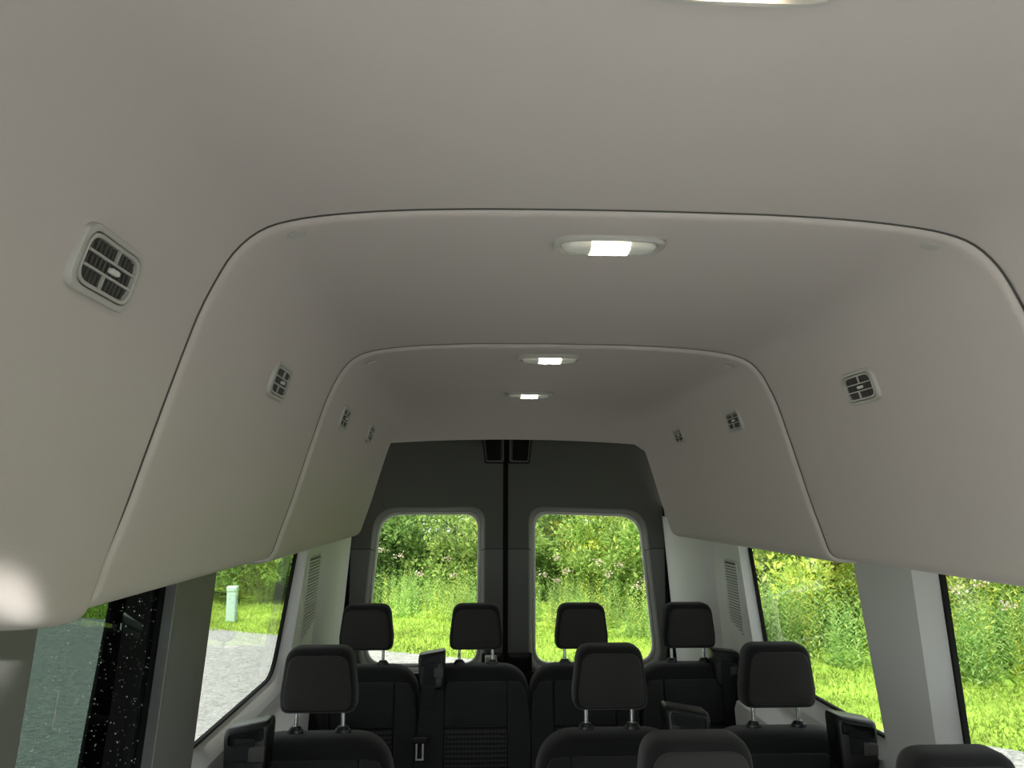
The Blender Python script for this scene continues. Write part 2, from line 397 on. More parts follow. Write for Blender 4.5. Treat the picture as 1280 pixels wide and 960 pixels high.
# ------------------------------------------------------------------ back doors
YD = 4.14
def back_door(name, s, label):
    x0 = -.018 + s*.010
    dx = lambda x: x
    xo = lambda z: s*(.80 - .22*max(0, (z-1.55))**1.2)          # outer edge leans in with height
    root = struct(empty(name, (0, 0, 0)), label)
    if s < 0: win = [(-.715, .80), (-.150, .80), (-.150, 1.545), (-.652, 1.540)]
    else: win = [(.128, .80), (.742, .80), (.672, 1.532), (.128, 1.548)]
    hz = rpoly(win, [.10, .075, .075, .12] if s < 0 else [.075, .10, .12, .075], 8)
    if s > 0: pass
    top = lambda x: 1.928 - .055*(x*x)
    def outline(z0, z1):
        pts = []
        n = 14
        if z1 > 1.8:
            for k in range(n+1):
                x = x0 + (xo(1.9)-x0)*k/n; pts.append((x, top(x)))
        else: pts += [(x0, z1), (xo(z1), z1)]
        for k in range(1, 9): z = (1.90 if z1 > 1.8 else z1)*(1-k/8)+z0*k/8; pts.append((xo(z), z))
        pts.append((x0, z0)); return pts
    # flange of each moulded panel: full sheet with the hole; the split line at z=1.366 is a groove
    bev = inset(hz, -.030)
    fn = lambda x, z: (x, YD, z)
    def clipz(loop, zc, above):
        return [(x, max(z, zc) if above else min(z, zc)) for x, z in loop]
    ZS = 1.366; gv = .0016
    up_l = [p for p in bev]
    # split the bevel loop at ZS into upper and lower arcs
    def arcs(loop):
        n = len(loop); cr = []
        for i in range(n):
            a, b = loop[i], loop[(i+1) % n]
            if (a[1]-ZS)*(b[1]-ZS) < 0:
                t = (ZS-a[1])/(b[1]-a[1]); cr.append((i, (a[0]+(b[0]-a[0])*t, ZS)))
        (i, pa), (j, pb) = cr
        seg1 = [pa] + [loop[k % n] for k in range(i+1, j+1)] + [pb]
        seg2 = [pb] + [loop[k % n] for k in range(j+1, i+1+n)] + [pa]
        return (seg1, seg2) if max(p[1] for p in seg1) > ZS+.05 else (seg2, seg1)
    ua, la = arcs(bev)
    def band(outl, arc, up_):
        # closed polygon: outer outline + arc joined along the split line
        a = arc
        if up_:
            o_ = outline(ZS+gv, 2.0)           # x0 top ... outer ... x0 bottom
            # o_ begins at inner top, ends at (x0, ZS)
            rgt = (xo(ZS), ZS+gv)
            arcp = [(x, max(z, ZS+gv)) for x, z in a]
            # order arc from the outer end to the inner end
            if abs(arcp[0][0]-rgt[0]) > abs(arcp[-1][0]-rgt[0]): arcp = arcp[::-1]
            poly = o_[:-1] + arcp + [o_[-1]]
        else:
            o_ = outline(.45, ZS-gv)
            arcp = [(x, min(z, ZS-gv)) for x, z in a]
            if abs(arcp[0][0]-x0) > abs(arcp[-1][0]-x0): arcp = arcp[::-1]
            poly = o_[:1] + arcp + o_[1:]
        return fill_holes(poly, [], fn)
    lofts = []
    def reveal(arc, zc, up_):
        A = [(x, max(z, zc) if up_ else min(z, zc)) for x, z in arc]
        cx = (min(p[0] for p in hz)+max(p[0] for p in hz))/2; cz = (.80+1.545)/2
        R = []
        W2 = (max(p[0] for p in bev)-min(p[0] for p in bev))/2; H2 = (max(p[1] for p in bev)-min(p[1] for p in bev))/2
        bx = (max(p[0] for p in bev)+min(p[0] for p in bev))/2; bz = (max(p[1] for p in bev)+min(p[1] for p in bev))/2
        for ins, d in ((0, 0), (.004, .0015), (.009, .006), (.020, .022), (.026, .034), (.030, .036)):
            R.append([(bx+(x-bx)*(1-ins/W2), YD+d, bz+(z-bz)*(1-ins/H2)) for x, z in A])
        return loft(R, close=False, cap0=False, cap1=False)
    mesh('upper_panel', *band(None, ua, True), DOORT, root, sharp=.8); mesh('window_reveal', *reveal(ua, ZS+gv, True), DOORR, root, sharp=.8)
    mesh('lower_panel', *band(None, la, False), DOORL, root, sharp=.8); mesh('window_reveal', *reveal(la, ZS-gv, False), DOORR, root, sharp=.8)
    # backing skin so that the split line reads dark
    vs, fs = fill_holes([(x, z) for x, z in outline(.2, 2.0)], [inset(hz, -.01)], lambda x, z: (x, YD+.045, z)); mesh('door_skin', vs, fs, RUBBER, root, smooth=False)
    # window: bright rim, seal, pane
    sv, sf = loft([[(x, YD+d, z) for x, z in inset(hz, i)] for i, d in ((-.006, .030), (.000, .028), (.007, .032), (.009, .040))], cap0=False, cap1=False); mesh('window_seal', sv, sf, LIGHTP, root)
    mesh('window_pane', [(x, YD+.041, z) for x, z in inset(hz, -.008)], [tuple(range(len(hz)))], G_REAR, root, smooth=False)
    # lower black trim that closes the door bottom
    xa, xb = (x0, -.135) if s < 0 else (x0, .115)
    ol = rpoly([(min(x0, xo(.6)+s*-.03), .30), (max(x0, xo(.6)+s*-.03), .30), (max(x0, xo(.6)+s*-.03), .775), (min(x0, xo(.6)+s*-.03), .775)], .03, 4)
    vs, fs = pillow(ol, [(.012, YD-.022), (.004, YD-.020), (0, YD-.012), (0, YD)], lambda u, v, d: (u, d, v)); mesh('kick_panel', vs, fs, BLACK, root)
    ol = rpoly([(min(xa, xb), .77), (max(xa, xb), .77), (max(xa, xb), .862), (min(xa, xb), .862)], .004, 3)
    vs, fs = pillow(ol, [(.005, YD-.016), (.001, YD-.013), (0, YD-.008), (0, YD)], lambda u, v, d: (u, d, v)); mesh('latch_panel', vs, fs, BLACK, root)
    # latch pocket at the head of the door
    c0, c1 = (-.134, -.028) if s < 0 else (.010, .113)
    if s < 0: pk = [(-.120, 1.800), (-.026, 1.800), (-.026, 1.935), (-.134, 1.935)]
    else: pk = [(.000, 1.800), (.100, 1.800), (.113, 1.935), (.000, 1.935)]
    o1 = rpoly(pk, .010, 4)
    dk = inset(o1, -.006)
    vs, fs = loft([[(u, YD-.001, v) for u, v in dk], [(u, YD-.006, v) for u, v in inset(o1, -.003)], [(u, YD-.006, v) for u, v in o1]], cap0=False, cap1=False); lk = mesh('latch_gasket', vs, fs, RUBBER, root)
    vs, fs = loft([[(u, YD-.004, v) for u, v in o1], [(u, YD-.014, v) for u, v in inset(o1, .002)], [(u, YD-.014, v) for u, v in inset(o1, .007)], [(u, YD-.010, v) for u, v in inset(o1, .010)]], cap0=False, cap1=False)
    lt = mesh('latch_cover', vs, fs, DOORL, root); lt['label'] = 'grey latch surround'
    xs = [p[0] for p in o1]; io = inset(o1, .010); sh = -.010*s*-1 if 0 else (-.008 if s < 0 else .008)
    vs, fs = pillow([(u*1+sh*(0 if abs(u+.018) > .09 else 1), v) for u, v in io], [(.004, YD-.022), (0, YD-.018), (0, YD-.008)], lambda u, v, d: (u, d, v)); mesh('latch_block', vs, fs, RUBBER, lt)
    # centre weatherstrip
    xm = -.018 + s*.006
    vs, fs = tube([(xm, YD-.006, .40), (xm, YD-.006, 1.93)], .0065, 8); mesh('weatherstrip', vs, fs, RUBBER, root)
    # black edge strip along the outer side and head
    pe = [(xo(z)-s*.002, YD-.004, z) for z in [.4+.1*i for i in range(15)]] + [(xo(1.9), YD-.004, 1.905)]
    hd = [(x0+(xo(1.9)-x0)*(1-k/14), YD-.005, top(x0+(xo(1.9)-x0)*(1-k/14))+.004) for k in range(15)]
    vs, fs = tube(pe + hd, .0075, 8); mesh('edge_seal', vs, fs, RUBBER, root)
    return root
d1 = back_door('door_1', -1, 'left back door with a square window'); d2 = back_door('door_2', 1, 'right back door with a square window')
vs, fs = rbox(-.118, -.060, YD-.040, YD-.012, .79, .855, .008); hb = mesh('door_handle', vs, fs, LIGHTP, d1); hb['label'] = 'pale grey handle box'
vs, fs = rbox(-.106, -.080, YD-.047, YD-.038, .795, .85, .004); mesh('handle_lever', vs, fs, TRIM, hb)
# outer rear skin above and beside the doors
vs, fs = merge(box(-.95, .95, YD+.05, YD+.06, 1.93, 2.08), box(-1.0, -.805, YD-.005, YD+.06, 0, 2.0), box(.805, 1.0, YD-.005, YD+.06, 0, 2.0), box(-.81, -.75, YD+.047, YD+.06, 1.30, 2.0), box(.75, .81, YD+.047, YD+.06, 1.30, 2.0), box(-.76, -.60, YD+.047, YD+.06, 1.575, 2.0), box(.60, .76, YD+.047, YD+.06, 1.575, 2.0), box(-.95, .95, YD+.05, YD+.06, -.1, .45))
struct(mesh('wall_back', vs, fs, RUBBER, smooth=False), 'door frame around the back doors')

# ------------------------------------------------------------------ sliding door window details
sp = bpy.data.objects['window_1']
PX = lambda y, z, o: (-(XW(z)+o), y, z)
def pane_poly(name, pts, r, o, th, m_, parent, holes=()):
    ol = rpoly(pts, r, 4); hs = [rpoly(h_, .008, 4) for h_ in holes]
    vs, fs = fill_holes(ol, hs, lambda y, z: PX(y, z, o)); parts = [(vs, fs)]
    for lp in [ol]+hs: parts.append(loft([[PX(y, z, o) for y, z in lp], [PX(y, z, o+th) for y, z in lp]], cap0=False, cap1=False))
    return mesh(name, *merge(*parts), m_, parent, smooth=False)
OB = GO+.02
bp_ = pane_poly('blackout_panel', [(1.515, .80), (1.92, .80), (1.92, 1.56), (1.592, 1.56)], .01, OB, .006, PANELB, sp, [[(1.628, 1.358), (1.750, 1.316), (1.766, 1.345), (1.640, 1.392)]])
pane_poly('recess_lip', [(1.561, 1.236), (1.711, 1.175), (1.716, 1.181), (1.563, 1.243)], .002, OB-.005, .006, DARKP, bp_)
pane_poly('recess_lip', [(1.709, 1.176), (1.704, .95), (1.709, .95), (1.715, 1.178)], .002, OB-.004, .006, DARKP, bp_)
c = []
for k in range(11):
    t = k/10; c.append([(-(.880+.030*j), (1.63+.17*t)*(.6754+.030*j)/.66, 1.338-.055*t+.004*j+(.012 if j == 2 else 0)) for j in range(7)])
vs, fs = loft(c, close=False, cap0=False, cap1=False); mesh('cream_lining', vs, fs, CREAM, bp_)
vs, fs = tube([PX(1.63+.14*t, 1.392-.060*t**.6, OB+.010) for t in [k/8 for k in range(9)]], .0028, 6); mesh('lining_edge', vs, fs, RUBBER, bp_)
vs, fs = box(-.0015, .0015, -.0015, .0015, -.03, .03)
vs = [(-(XW(1.275+v[2])+GO-.002)+v[0]*.3, 1.372+v[1]*.8, 1.275+v[2]) for v in vs]; mk = mesh('painted_reflection', vs, fs, LIGHTP, sp, smooth=False)  # white strip stands in for a lamp's reflection in the glass
def drops(name, y0, y1, z0, z1, n, r0, r1, parent):
    V_ = []; F_ = []
    for _ in range(n):
        y = random.uniform(y0, y1); z = z1-(z1-z0)*random.random()**1.2; r = r0+(r1-r0)*random.random()**2.5
        b = len(V_); x = -(XW(z)+GO+.0065)
        for rr, dx in ((1, 0), (.6, .5)):
            for k in range(6): V_.append((x+dx*r, y+math.cos(k*1.047)*r*rr, z+math.sin(k*1.047)*r*rr))
        for k in range(6): F_.append((b+k, b+(k+1) % 6, b+6+(k+1) % 6, b+6+k))
        F_.append(tuple(b+6+k for k in range(6))); F_.append(tuple(b+5-k for k in range(6)))
    o = raw(name, V_, F_, DROP, parent); o['kind'] = 'stuff'; o['label'] = 'rain drops on the glass'
drops('rain_drops', 1.20, 1.78, 1.0, 1.47, 620, .0007, .0021, sp)
drops('rain_drops', 2.05, 3.12, 1.22, 1.47, 520, .0006, .0018, bpy.data.objects['window_2'])

# ------------------------------------------------------------------ side grilles by the back corners
def side_grille(s, ya, yb, z0, z1, label):
    root = empty('side_grille', (s*XW((z0+z1)/2), (ya+yb)/2, z0), label, 'grille')
    inv = Vector(root.location)
    fr = (ya, yb)
    cut = .045                                   # the foot of the rear edge is cut away at a slant
    ol = [(ya, z0), (yb, z0+cut), (yb, z1), (ya, z1)]
    q = lambda y, z, d: Vector((s*(XW(z)-d), y, z)) - inv
    o1 = rpoly(ol, .012, 4)
    vs, fs = loft([[q(y, z, -.002) for y, z in inset(o1, -.008)], [q(y, z, .004) for y, z in inset(o1, -.006)], [q(y, z, .005) for y, z in inset(o1, -.002)], [q(y, z, .001) for y, z in o1], [q(y, z, -.0) for y, z in inset(o1, .001)]], cap0=False, cap1=False)
    mesh('frame', vs, fs, TRIM, root)
    vs, fs = fill_holes(o1, [], lambda y, z: q(y, z, .0008)); mesh('backing', vs, fs, DARKP, root, smooth=False)
    n = 24
    for k in range(n):
        z = z0 + .008 + (z1-z0-.014)*(k+.5)/n
        a, b = ya+.004, yb-.004
        if z < z0+cut: b = ya + (yb-ya)*max(.12, (z-z0)/cut) - .003
        hh = (z1-z0)/n*.30
        vs = [q(y, zz, d) for y in (a, b) for zz, d in ((z-hh, .001), (z+hh, .001), (z+hh*.6, .006), (z-hh*.9, .006))]
        mesh('slat', vs, [(0, 1, 2, 3), (4, 7, 6, 5), (0, 4, 5, 1), (1, 5, 6, 2), (2, 6, 7, 3), (3, 7, 4, 0)], TRIM, root, smooth=False)
    return root
side_grille(1, 3.065, 3.205, 1.105, 1.372, 'grey slatted air grille on the right wall beside the last side window')
side_grille(-1, 3.155, 3.395, 1.085, 1.385, 'grey slatted air grille on the left wall beside the last side window')

# ------------------------------------------------------------------ dome lamps
def dome_lamp(y, label, first=None):
    z = 1.9795 if y > 1.9 else 1.979
    if y < 1.03: z = 1.979+ST
    if y > 1.925: z = 1.979-.012
    root = empty('dome_lamp', (0, y, z), label, 'lamp', None) if first is None else dup(first)
    root.location = (0, y, z); root['label'] = label
    if first: return root
    cap = lambda w, h_, r: rpoly([(-w, -h_), (w, -h_), (w, h_), (-w, h_)], r, 7)
    ol = cap(.083, .040, .036)
    vs, fs = loft([[(u, v, 0.004) for u, v in ol], [(u, v, -.003) for u, v in ol], [(u, v, -.006) for u, v in inset(ol, .003)], [(u, v, -.006) for u, v in inset(ol, .008)], [(u, v, .002) for u, v in inset(ol, .010)]], cap0=False, cap1=True); mesh('housing', vs, fs, VENTP, root)
    # curved lens bar: two milky ends and the lit middle
    def bar(x0, x1, w=.022, dz=0):
        rings = []
        n = 8
        for k in range(n+1):
            x = x0+(x1-x0)*k/n; e = min(1, math.sqrt(max(0, 1-(abs(x)/.0715)**6)))
            rings.append([(x, w*e*math.cos(a), -.002-(.0115+dz)*e*math.sin(a)**.6 if math.sin(a) > 0 else -.002) for a in [math.pi*j/10 for j in range(11)]])
        return loft(rings)
    vs, fs = bar(-.0712, -.0285); mesh('lens', vs, fs, LENS, root)
    vs, fs = bar(.0285, .0712); mesh('lens', vs, fs, LENS, root)
    vs, fs = bar(-.0283, .0283, .0225, .0004); df = mesh('diffuser', vs, fs, LED, root); df['label'] = 'lit warm white diffuser'
    for x in (-.011, .010):
        vs, fs = rbox(x-.0035, x+.0035, -.008, .008, -.0142, -.0125, .0006); vs = [(v[0], v[1], v[2]) for v in vs]; mesh('led', vs, fs, LED2, df)
    return root
L1 = dome_lamp(1.150, 'large lit dome lamp on the middle ceiling section')
dome_lamp(2.045, 'lit dome lamp just behind the second ceiling seam', L1)
dome_lamp(2.755, 'smallest and rearmost lit dome lamp on the ceiling', L1)
dome_lamp(.528, 'lit dome lamp cut off by the top edge of the photo', L1)
# unseen spot lamp added to make the glow on the lower left headliner corner
rl = empty('added_spot_lamp', (.18, -.45, 1.98), 'added spot lamp behind the camera, out of view', 'lamp')
vs, fs = tube([(0, 0, .02), (0, 0, -.004), (0, 0, -.01)], [.03, .03, .026], 20); mesh('bezel', vs, fs, VENTP, rl)
vs, fs = tube([(0, 0, -.009), (0, 0, -.0125)], [.02, .018], 16); mesh('lens', vs, fs, LED, rl)
ld = bpy.data.lights.new('added_beam', 'SPOT'); ld.energy = 34; ld.spot_size = math.radians(3.3); ld.spot_blend = 1; ld.shadow_soft_size = .012; ld.color = (1, .98, .95)
lo = bpy.data.objects.new('added_beam', ld); COL.objects.link(lo); lo.parent = rl; lo.location = (0, 0, -.02)
lo.rotation_euler = (Vector((-.662, .85, 1.492)) - Vector((.18, -.45, 1.96))).to_track_quat('-Z', 'Y').to_euler()

# ------------------------------------------------------------------ air vents
def make_vent():
    root = empty('air_vent')
    ol = rpoly([(-.064, -.039), (.064, -.039), (.064, .039), (-.064, .039)], .024, 6)
    f = lambda u, v, d: (u, v, d)
    vs, fs = loft([[f(u, v, -.014) for u, v in ol], [f(u, v, .000) for u, v in ol], [f(u, v, .003) for u, v in inset(ol, .001)], [f(u, v, .004) for u, v in inset(ol, .004)], [f(u, v, .003) for u, v in inset(ol, .0075)], [f(u, v, -.006) for u, v in inset(ol, .008)]], cap0=False, cap1=False)
    mesh('frame', vs, fs, VENTP, root)
    i1 = inset(ol, .009)
    vs, fs = loft([[f(u, v, -.006) for u, v in i1], [f(u, v, .004) for u, v in inset(i1, .0005)], [f(u, v, .005) for u, v in inset(i1, .002)], [f(u, v, .003) for u, v in inset(i1, .0045)], [f(u, v, -.006) for u, v in inset(i1, .005)]], cap0=False, cap1=False)
    mesh('bezel', vs, fs, VENTP, root)
    mesh('backing', [f(u, v, -.0055) for u, v in inset(ol, .008)], [tuple(range(len(ol)))], DARKP, root, smooth=False)
    for v in (-.0085, .0085): mesh('slat', *box(-.0495, .0495, v-.0013, v+.0013, -.004, .0042), VENTP, root, smooth=False)
    for u, v0, v1 in ((.006, .0098, .0255), (-.006, -.0255, -.0098)): mesh('divider', *box(u-.001, u+.001, v0, v1, -.004, .003), VENTP, root, smooth=False)
    P_ = [box(u-.0006, u+.0006, -.025, .025, -.005, -.002) for u in [-.043+.0086*k for k in range(11)]]
    lf = mesh('louvre_fins', *merge(*P_), mat('louvre_plastic', (.11, .105, .10), .5), root, smooth=False); lf['kind'] = 'stuff'
    ko = rpoly([(-.001, -.0034), (.015, -.0034), (.015, .0034), (-.001, .0034)], .003, 4)
    vs, fs = pillow(ko, [(.001, .009), (0, .007), (0, -.002)], f); mesh('tab', vs, fs, LIGHTP, root)
    return root
vent0 = make_vent()
def put_vent(o, s, y, label, x=.565, z=1.826):
    # local u along the van (y), v up the wall, d into the cabin
    up_ = Vector((-s*.023, 0, .075)).normalized()*1
    u = Vector((0, -s*1.0, 0)); n = u.cross(up_)
    M_ = Matrix((u, up_*.84, n*.5)).transposed().to_4x4(); M_.translation = Vector((s*x, y, z)); o.matrix_world = M_
    o['label'] = label; o['category'] = 'vent'
    return o
DX = .0035
def px_at(d):   # wall x at vent height
    return min(offs(d)[len(PROF)//2:], key=lambda p: abs(p.y-1.826)).x - DX
specs = [(-1, .773, 'largest air vent, on the left front headliner section', 1.820, .554), (-1, 1.476, 'left air vent on the middle headliner section', 1.815, .550), (1, 1.507, 'right air vent on the middle headliner section', 1.820, .548),
         (-1, 2.18, 'left air vent just behind the second seam', 1.821, .539), (1, 2.227, 'right air vent just behind the second seam', 1.827, .537), (-1, 2.736, 'rearmost small air vent on the left', 1.827, .537), (1, 2.821, 'rearmost small air vent on the right', 1.835, .535)]
vents = [vent0] + [dup(vent0) for _ in specs[1:]]
for o, (s, y, l, z, x) in zip(vents, specs): put_vent(o, s, y, l, x-.002, z)

# ------------------------------------------------------------------ seats
SH = lambda z: (z-.985)*.17                    # seat back leans back with height
def make_seat():
    root = empty('passenger_seat')
    ol = rpoly([(-.205, .42), (.205, .42), (.212, .80), (.190, .985), (-.190, .985), (-.212, .80)], [.03, .03, .2, .105, .105, .2], 9)
    # crown the top a little
    ol = [(u, v + (.012*(1-(u/.21)**2) if v > .9 else 0)) for u, v in ol]
    fb = lambda u, v, d: (u, d+SH(v), v)
    vs, fs = pillow(ol, [(.030, -.052), (.016, -.049), (.005, -.038), (0, -.018), (0, .030), (.006, .048), (.02, .056)], fb); bk = mesh('backrest', vs, fs, FAB, root, sharp=1.2)
    def pad(name, pts, r, m_, par, d0=-.058, rr=.006):
        o_ = rpoly(pts, r, 5); v_, f_ = pillow(o_, [(rr, d0), (rr*.4, d0+.0015), (0, d0+.006), (0, -.040)], fb, dome=.003); return mesh(name, v_, f_, m_, par, sharp=1.2)
    cp = pad('centre_panel', [(-.112, .792), (.112, .792), (.112, .945), (-.112, .945)], [.004, .004, .012, .012], FAC, bk)
    pad('ribbed_insert', [(-.112, .44), (.112, .44), (.112, .785), (-.112, .785)], .004, RIB, bk)
    for s in (-1, 1):
        pad('side_bolster', [(s*.117, .46), (s*.195, .46), (s*.199, .80), (s*.186, .905), (s*.165, .94), (s*.117, .947)], .010, FAC, bk, -.060, .012)
    # seam bead along the head of the seat back
    # headrest
    hz0, hz1 = 1.050, 1.214
    ho = rpoly([(-.099, hz0), (.099, hz0), (.100, hz0+.05), (.086, hz1), (-.086, hz1), (-.100, hz0+.05)], [.026, .026, .05, .038, .038, .05], 8)
    ho = [(u, v + (.004*(1-(u/.1)**2) if v > 1.15 else 0)) for u, v in ho]
    fh = lambda u, v, d: (u, d + .012 - .10*(v-hz0)*0, v)
    vs, fs = pillow(ho, [(.016, -.050), (.008, -.047), (.002, -.038), (0, -.024), (0, .012), (.006, .030), (.018, .040)], fh, dome=.006); hr = mesh('headrest', vs, fs, FAB, root, sharp=1.2)
    hf = [(u, hz0+.001+(v-hz0)*.955) for u, v in inset(ho, .012)]
    vs, fs = pillow(hf, [(.006, -.0555), (.002, -.054), (0, -.050), (0, -.042)], fh, dome=.006); mesh('face_panel', vs, fs, HFAC, hr, sharp=1.2)
    for s in (-1, 1):
        vs, fs = tube([(s*.0625, .010, .975), (s*.0625, .011, 1.02), (s*.0625, .012, 1.075)], .0055, 12); mesh('post', vs, fs, CHROME, root)
        rings = [[(s*.0625+math.cos(a)*r*1.15, .010+math.sin(a)*r*.8, z) for a in [2*math.pi*k/20 for k in range(20)]] for r, z in ((.014, .984), (.0185, .988), (.019, .996), (.017, 1.003), (.012, 1.006), (.007, 1.007))]
        vs, fs = loft(rings); cl = mesh('post_collar', vs, fs, BLACK, root)
        rings = [[(s*.0625+math.cos(a)*r*1.15, .010+math.sin(a)*r*.8, z) for a in [2*math.pi*k/20 for k in range(20)]] for r, z in ((.0135, 1.0045), (.0135, 1.0075), (.0105, 1.0105), (.0062, 1.0108))]
        vs, fs = loft(rings); mesh('collar_cap', vs, fs, BLACK, cl)
    # cushion and pedestal (below the frame, plain)
    co = rpoly([(-.205, .30), (.205, .30), (.205, .44), (-.205, .44)], .035, 5)
    vs, fs = pillow(co, [(.03, -.50), (.01, -.485), (0, -.45), (0, -.06)], lambda u, v, d: (u, d, v)); mesh('cushion', vs, fs, FAC, root, sharp=1.2)
    for s in (-1, 1): mesh('leg', *merge(box(s*.15-.02, s*.15+.02, -.42, -.02, .02, .30), box(s*.15-.03, s*.15+.03, -.45, .02, 0, .02)), BLACK, root, smooth=False)
    return root
def add_belt(root, x, zt=1.045, y=-.035, lean=0, w=.104, strap_dx=0.0, slope=.10):
    """belt outlet on a seat shoulder: hood, slot, webbing running down the seat front"""
    h_ = w*.5
    s = 1 if slope > 0 else -1
    ol = rpoly([(x-h_*.9, zt-.13), (x+h_*.9, zt-.13), (x+h_, zt-.02-slope*h_), (x+h_*.97, zt-slope*h_), (x-h_*.97, zt+slope*h_), (x-h_, zt-.02+slope*h_)], [.02, .02, .02, .016, .016, .02], 5)
    f = lambda u, v, d: (u, d+y+(v-zt)*.10, v)
    vs, fs = pillow(ol, [(.012, -.030), (.005, -.028), (.001, -.020), (0, -.008), (0, .040), (.006, .052)], f); hd = mesh('belt_housing', vs, fs, BLACK, root, sharp=1.0)
    sl = rpoly([(x-h_*.74, zt-.040+slope*h_*.75), (x+h_*.74, zt-.040-slope*h_*.75), (x+h_*.74, zt-.014-slope*h_*.75), (x-h_*.74, zt-.014+slope*h_*.75)], .008, 4)
    vs, fs = loft([[f(u, v, -.029) for u, v in inset(sl, -.004)], [f(u, v, -.0345) for u, v in inset(sl, -.002)], [f(u, v, -.0345) for u, v in sl], [f(u, v, -.0300) for u, v in inset(sl, .002)]], cap0=False, cap1=True); mesh('belt_guide', vs, fs, PANELB, hd)
    vs, fs = pillow(rpoly([(x+h_*.15, zt-.086), (x+h_*.86, zt-.086), (x+h_*.88, zt-.052-slope*h_*.7), (x+h_*.15, zt-.050-slope*h_*.2)], .006, 4), [(.004, -.0345), (0, -.031), (0, -.02)], f); mesh('release_button', vs, fs, DARKP, hd)
    # strap
    pts = [(x, zt-.030), (x-.004+strap_dx*.1, zt-.08), (x-.010+strap_dx*.35, zt-.2), (x-.016+strap_dx*.7, zt-.36), (x-.020+strap_dx, zt-.52)]
    hw = .0245; R_ = []
    for i, (px, pz) in enumerate(pts):
        yy = [-.036+y, -.040+y, -.062+SH(pz), -.066+SH(pz), -.068+SH(pz)][i]
        R_.append([(px-hw, yy, pz), (px+hw, yy, pz), (px+hw, yy+.002, pz), (px-hw, yy+.002, pz)])
    vs, fs = loft(R_); st = mesh('belt_strap', vs, fs, BELT, hd, smooth=False)
    return hd
def add_tongue(hd, x, z):
    yy = -.078+SH(z)
    vs, fs = rbox(x-.030, x+.030, yy-.006, yy+.008, z-.004, z+.022, .005); o_ = mesh('belt_tongue', vs, fs, BLACK, hd)
    a = [box(x-.014+k, x-.008+k, yy-.002, yy+.001, z-.055, z-.004) for k in (0, .022)] + [box(x-.014, x+.014, yy-.002, yy+.001, z-.060, z-.054)]
    o2 = mesh('tongue_plate', *merge(*a), CHROME, hd, smooth=False)
seat0 = make_seat()
Y4, Y3, Y2 = 3.165, 2.265, 1.405
seats = [(-.583, Y4, 0, 'back row seat beside the left wall, half hidden behind the seat in front'), (-.172, Y4, 0, 'back row seat with a belt housing on its left shoulder, left of the door gap'),
         (.228, Y4, 0, 'back row seat just right of the door gap, partly hidden by a headrest'), (.640, Y4, 0, 'back row seat at the right wall below the right back door edge'),
         (-.595, Y3, 0, 'single charcoal seat beside the left side window'), (.180, Y3, 0, 'middle row seat left of the black belt housing at the centre right'),
         (.640, Y3, 0, 'middle row seat beside the right side window pillar'), (.176, Y2, 0, 'nearest seat of which only the brownish headrest top shows at the bottom centre'),
         (.625, Y2, -.03, 'nearest seat of which only the headrest top shows at the bottom right')]
SO = []
for i, (x, y, dz, l) in enumerate(seats):
    o = seat0 if i == 0 else dup(seat0)
    o.location = (x, y, 0); o['label'] = l; o['category'] = 'seat'; SO.append(o)
    if dz:
        for k in kids(o):
            if k.name.split('.')[0] in ('headrest',): k.location.z += dz
add_belt(SO[0], -.165, 1.045, y=-.03)
hd = add_belt(SO[1], -.163, 1.048, y=-.04, w=.100, slope=-.16, strap_dx=-.02)
add_tongue(hd, -.199, .75)
add_belt(SO[3], .130, 1.045, y=-.03, strap_dx=.03)
add_belt(SO[4], -.155, 1.050, y=-.10, w=.112, slope=-.16)
add_belt(SO[5], .192, 1.064, y=-.06, w=.118, slope=.16)
add_belt(SO[6], .142, 1.058, y=-.14, w=.106, slope=.16, strap_dx=.03)

# ------------------------------------------------------------------ outdoors: lawn, drive, meadow, shrubs
GZ = -.70
E_ = [(-30, 26), (-14, 20.5), (-9, 17.6), (-4.83, 15.4), (-3.28, 14.5), (-1.64, 13.2), (-.4, 12.5), (1, 11.7), (2.6, 10.1), (3.9, 8.5), (4.5, 8.0), (5.2, 7.4), (7.5, 4.5), (9, 0), (10, -12), (14, -30)]
E_ = [(p.x, p.y) for p in catmull(E_, 4)]
LAWN = mat('lawn_ground', (.22, .34, .05), .95, spec=.1, var=(1.2, .3), bump=(30, .6, .03))
def gravel():
    M = mat('gravel', (.5, .5, .5), .95, spec=.2); n = M.node_tree.nodes; l = M.node_tree.links; b = n['Principled BSDF']; tc = n['Texture Coordinate']
    v = n.new('ShaderNodeTexVoronoi'); v.inputs['Scale'].default_value = 34; l.new(tc.outputs['Object'], v.inputs['Vector'])
    t = n.new('ShaderNodeTexNoise'); t.inputs['Scale'].default_value = 7; t.inputs['Detail'].default_value = 6; l.new(tc.outputs['Object'], t.inputs['Vector'])
    r = n.new('ShaderNodeValToRGB'); r.color_ramp.elements[0].color = (.13, .135, .135, 1); r.color_ramp.elements[1].color = (.38, .385, .38, 1)
    mx = n.new('ShaderNodeMix'); mx.data_type = 'FLOAT'; mx.inputs[0].default_value = .45
    sp_ = n.new('ShaderNodeSeparateColor'); l.new(v.outputs['Color'], sp_.inputs[0])
    l.new(sp_.outputs[0], mx.inputs[2]); l.new(t.outputs['Fac'], mx.inputs[3]); l.new(mx.outputs[0], r.inputs[0]); l.new(r.outputs[0], b.inputs['Base Color'])
    bm = n.new('ShaderNodeBump'); bm.inputs['Strength'].default_value = .7; bm.inputs['Distance'].default_value = .015; l.new(v.outputs['Distance'], bm.inputs['Height']); l.new(bm.outputs[0], b.inputs['Normal'])
    return M
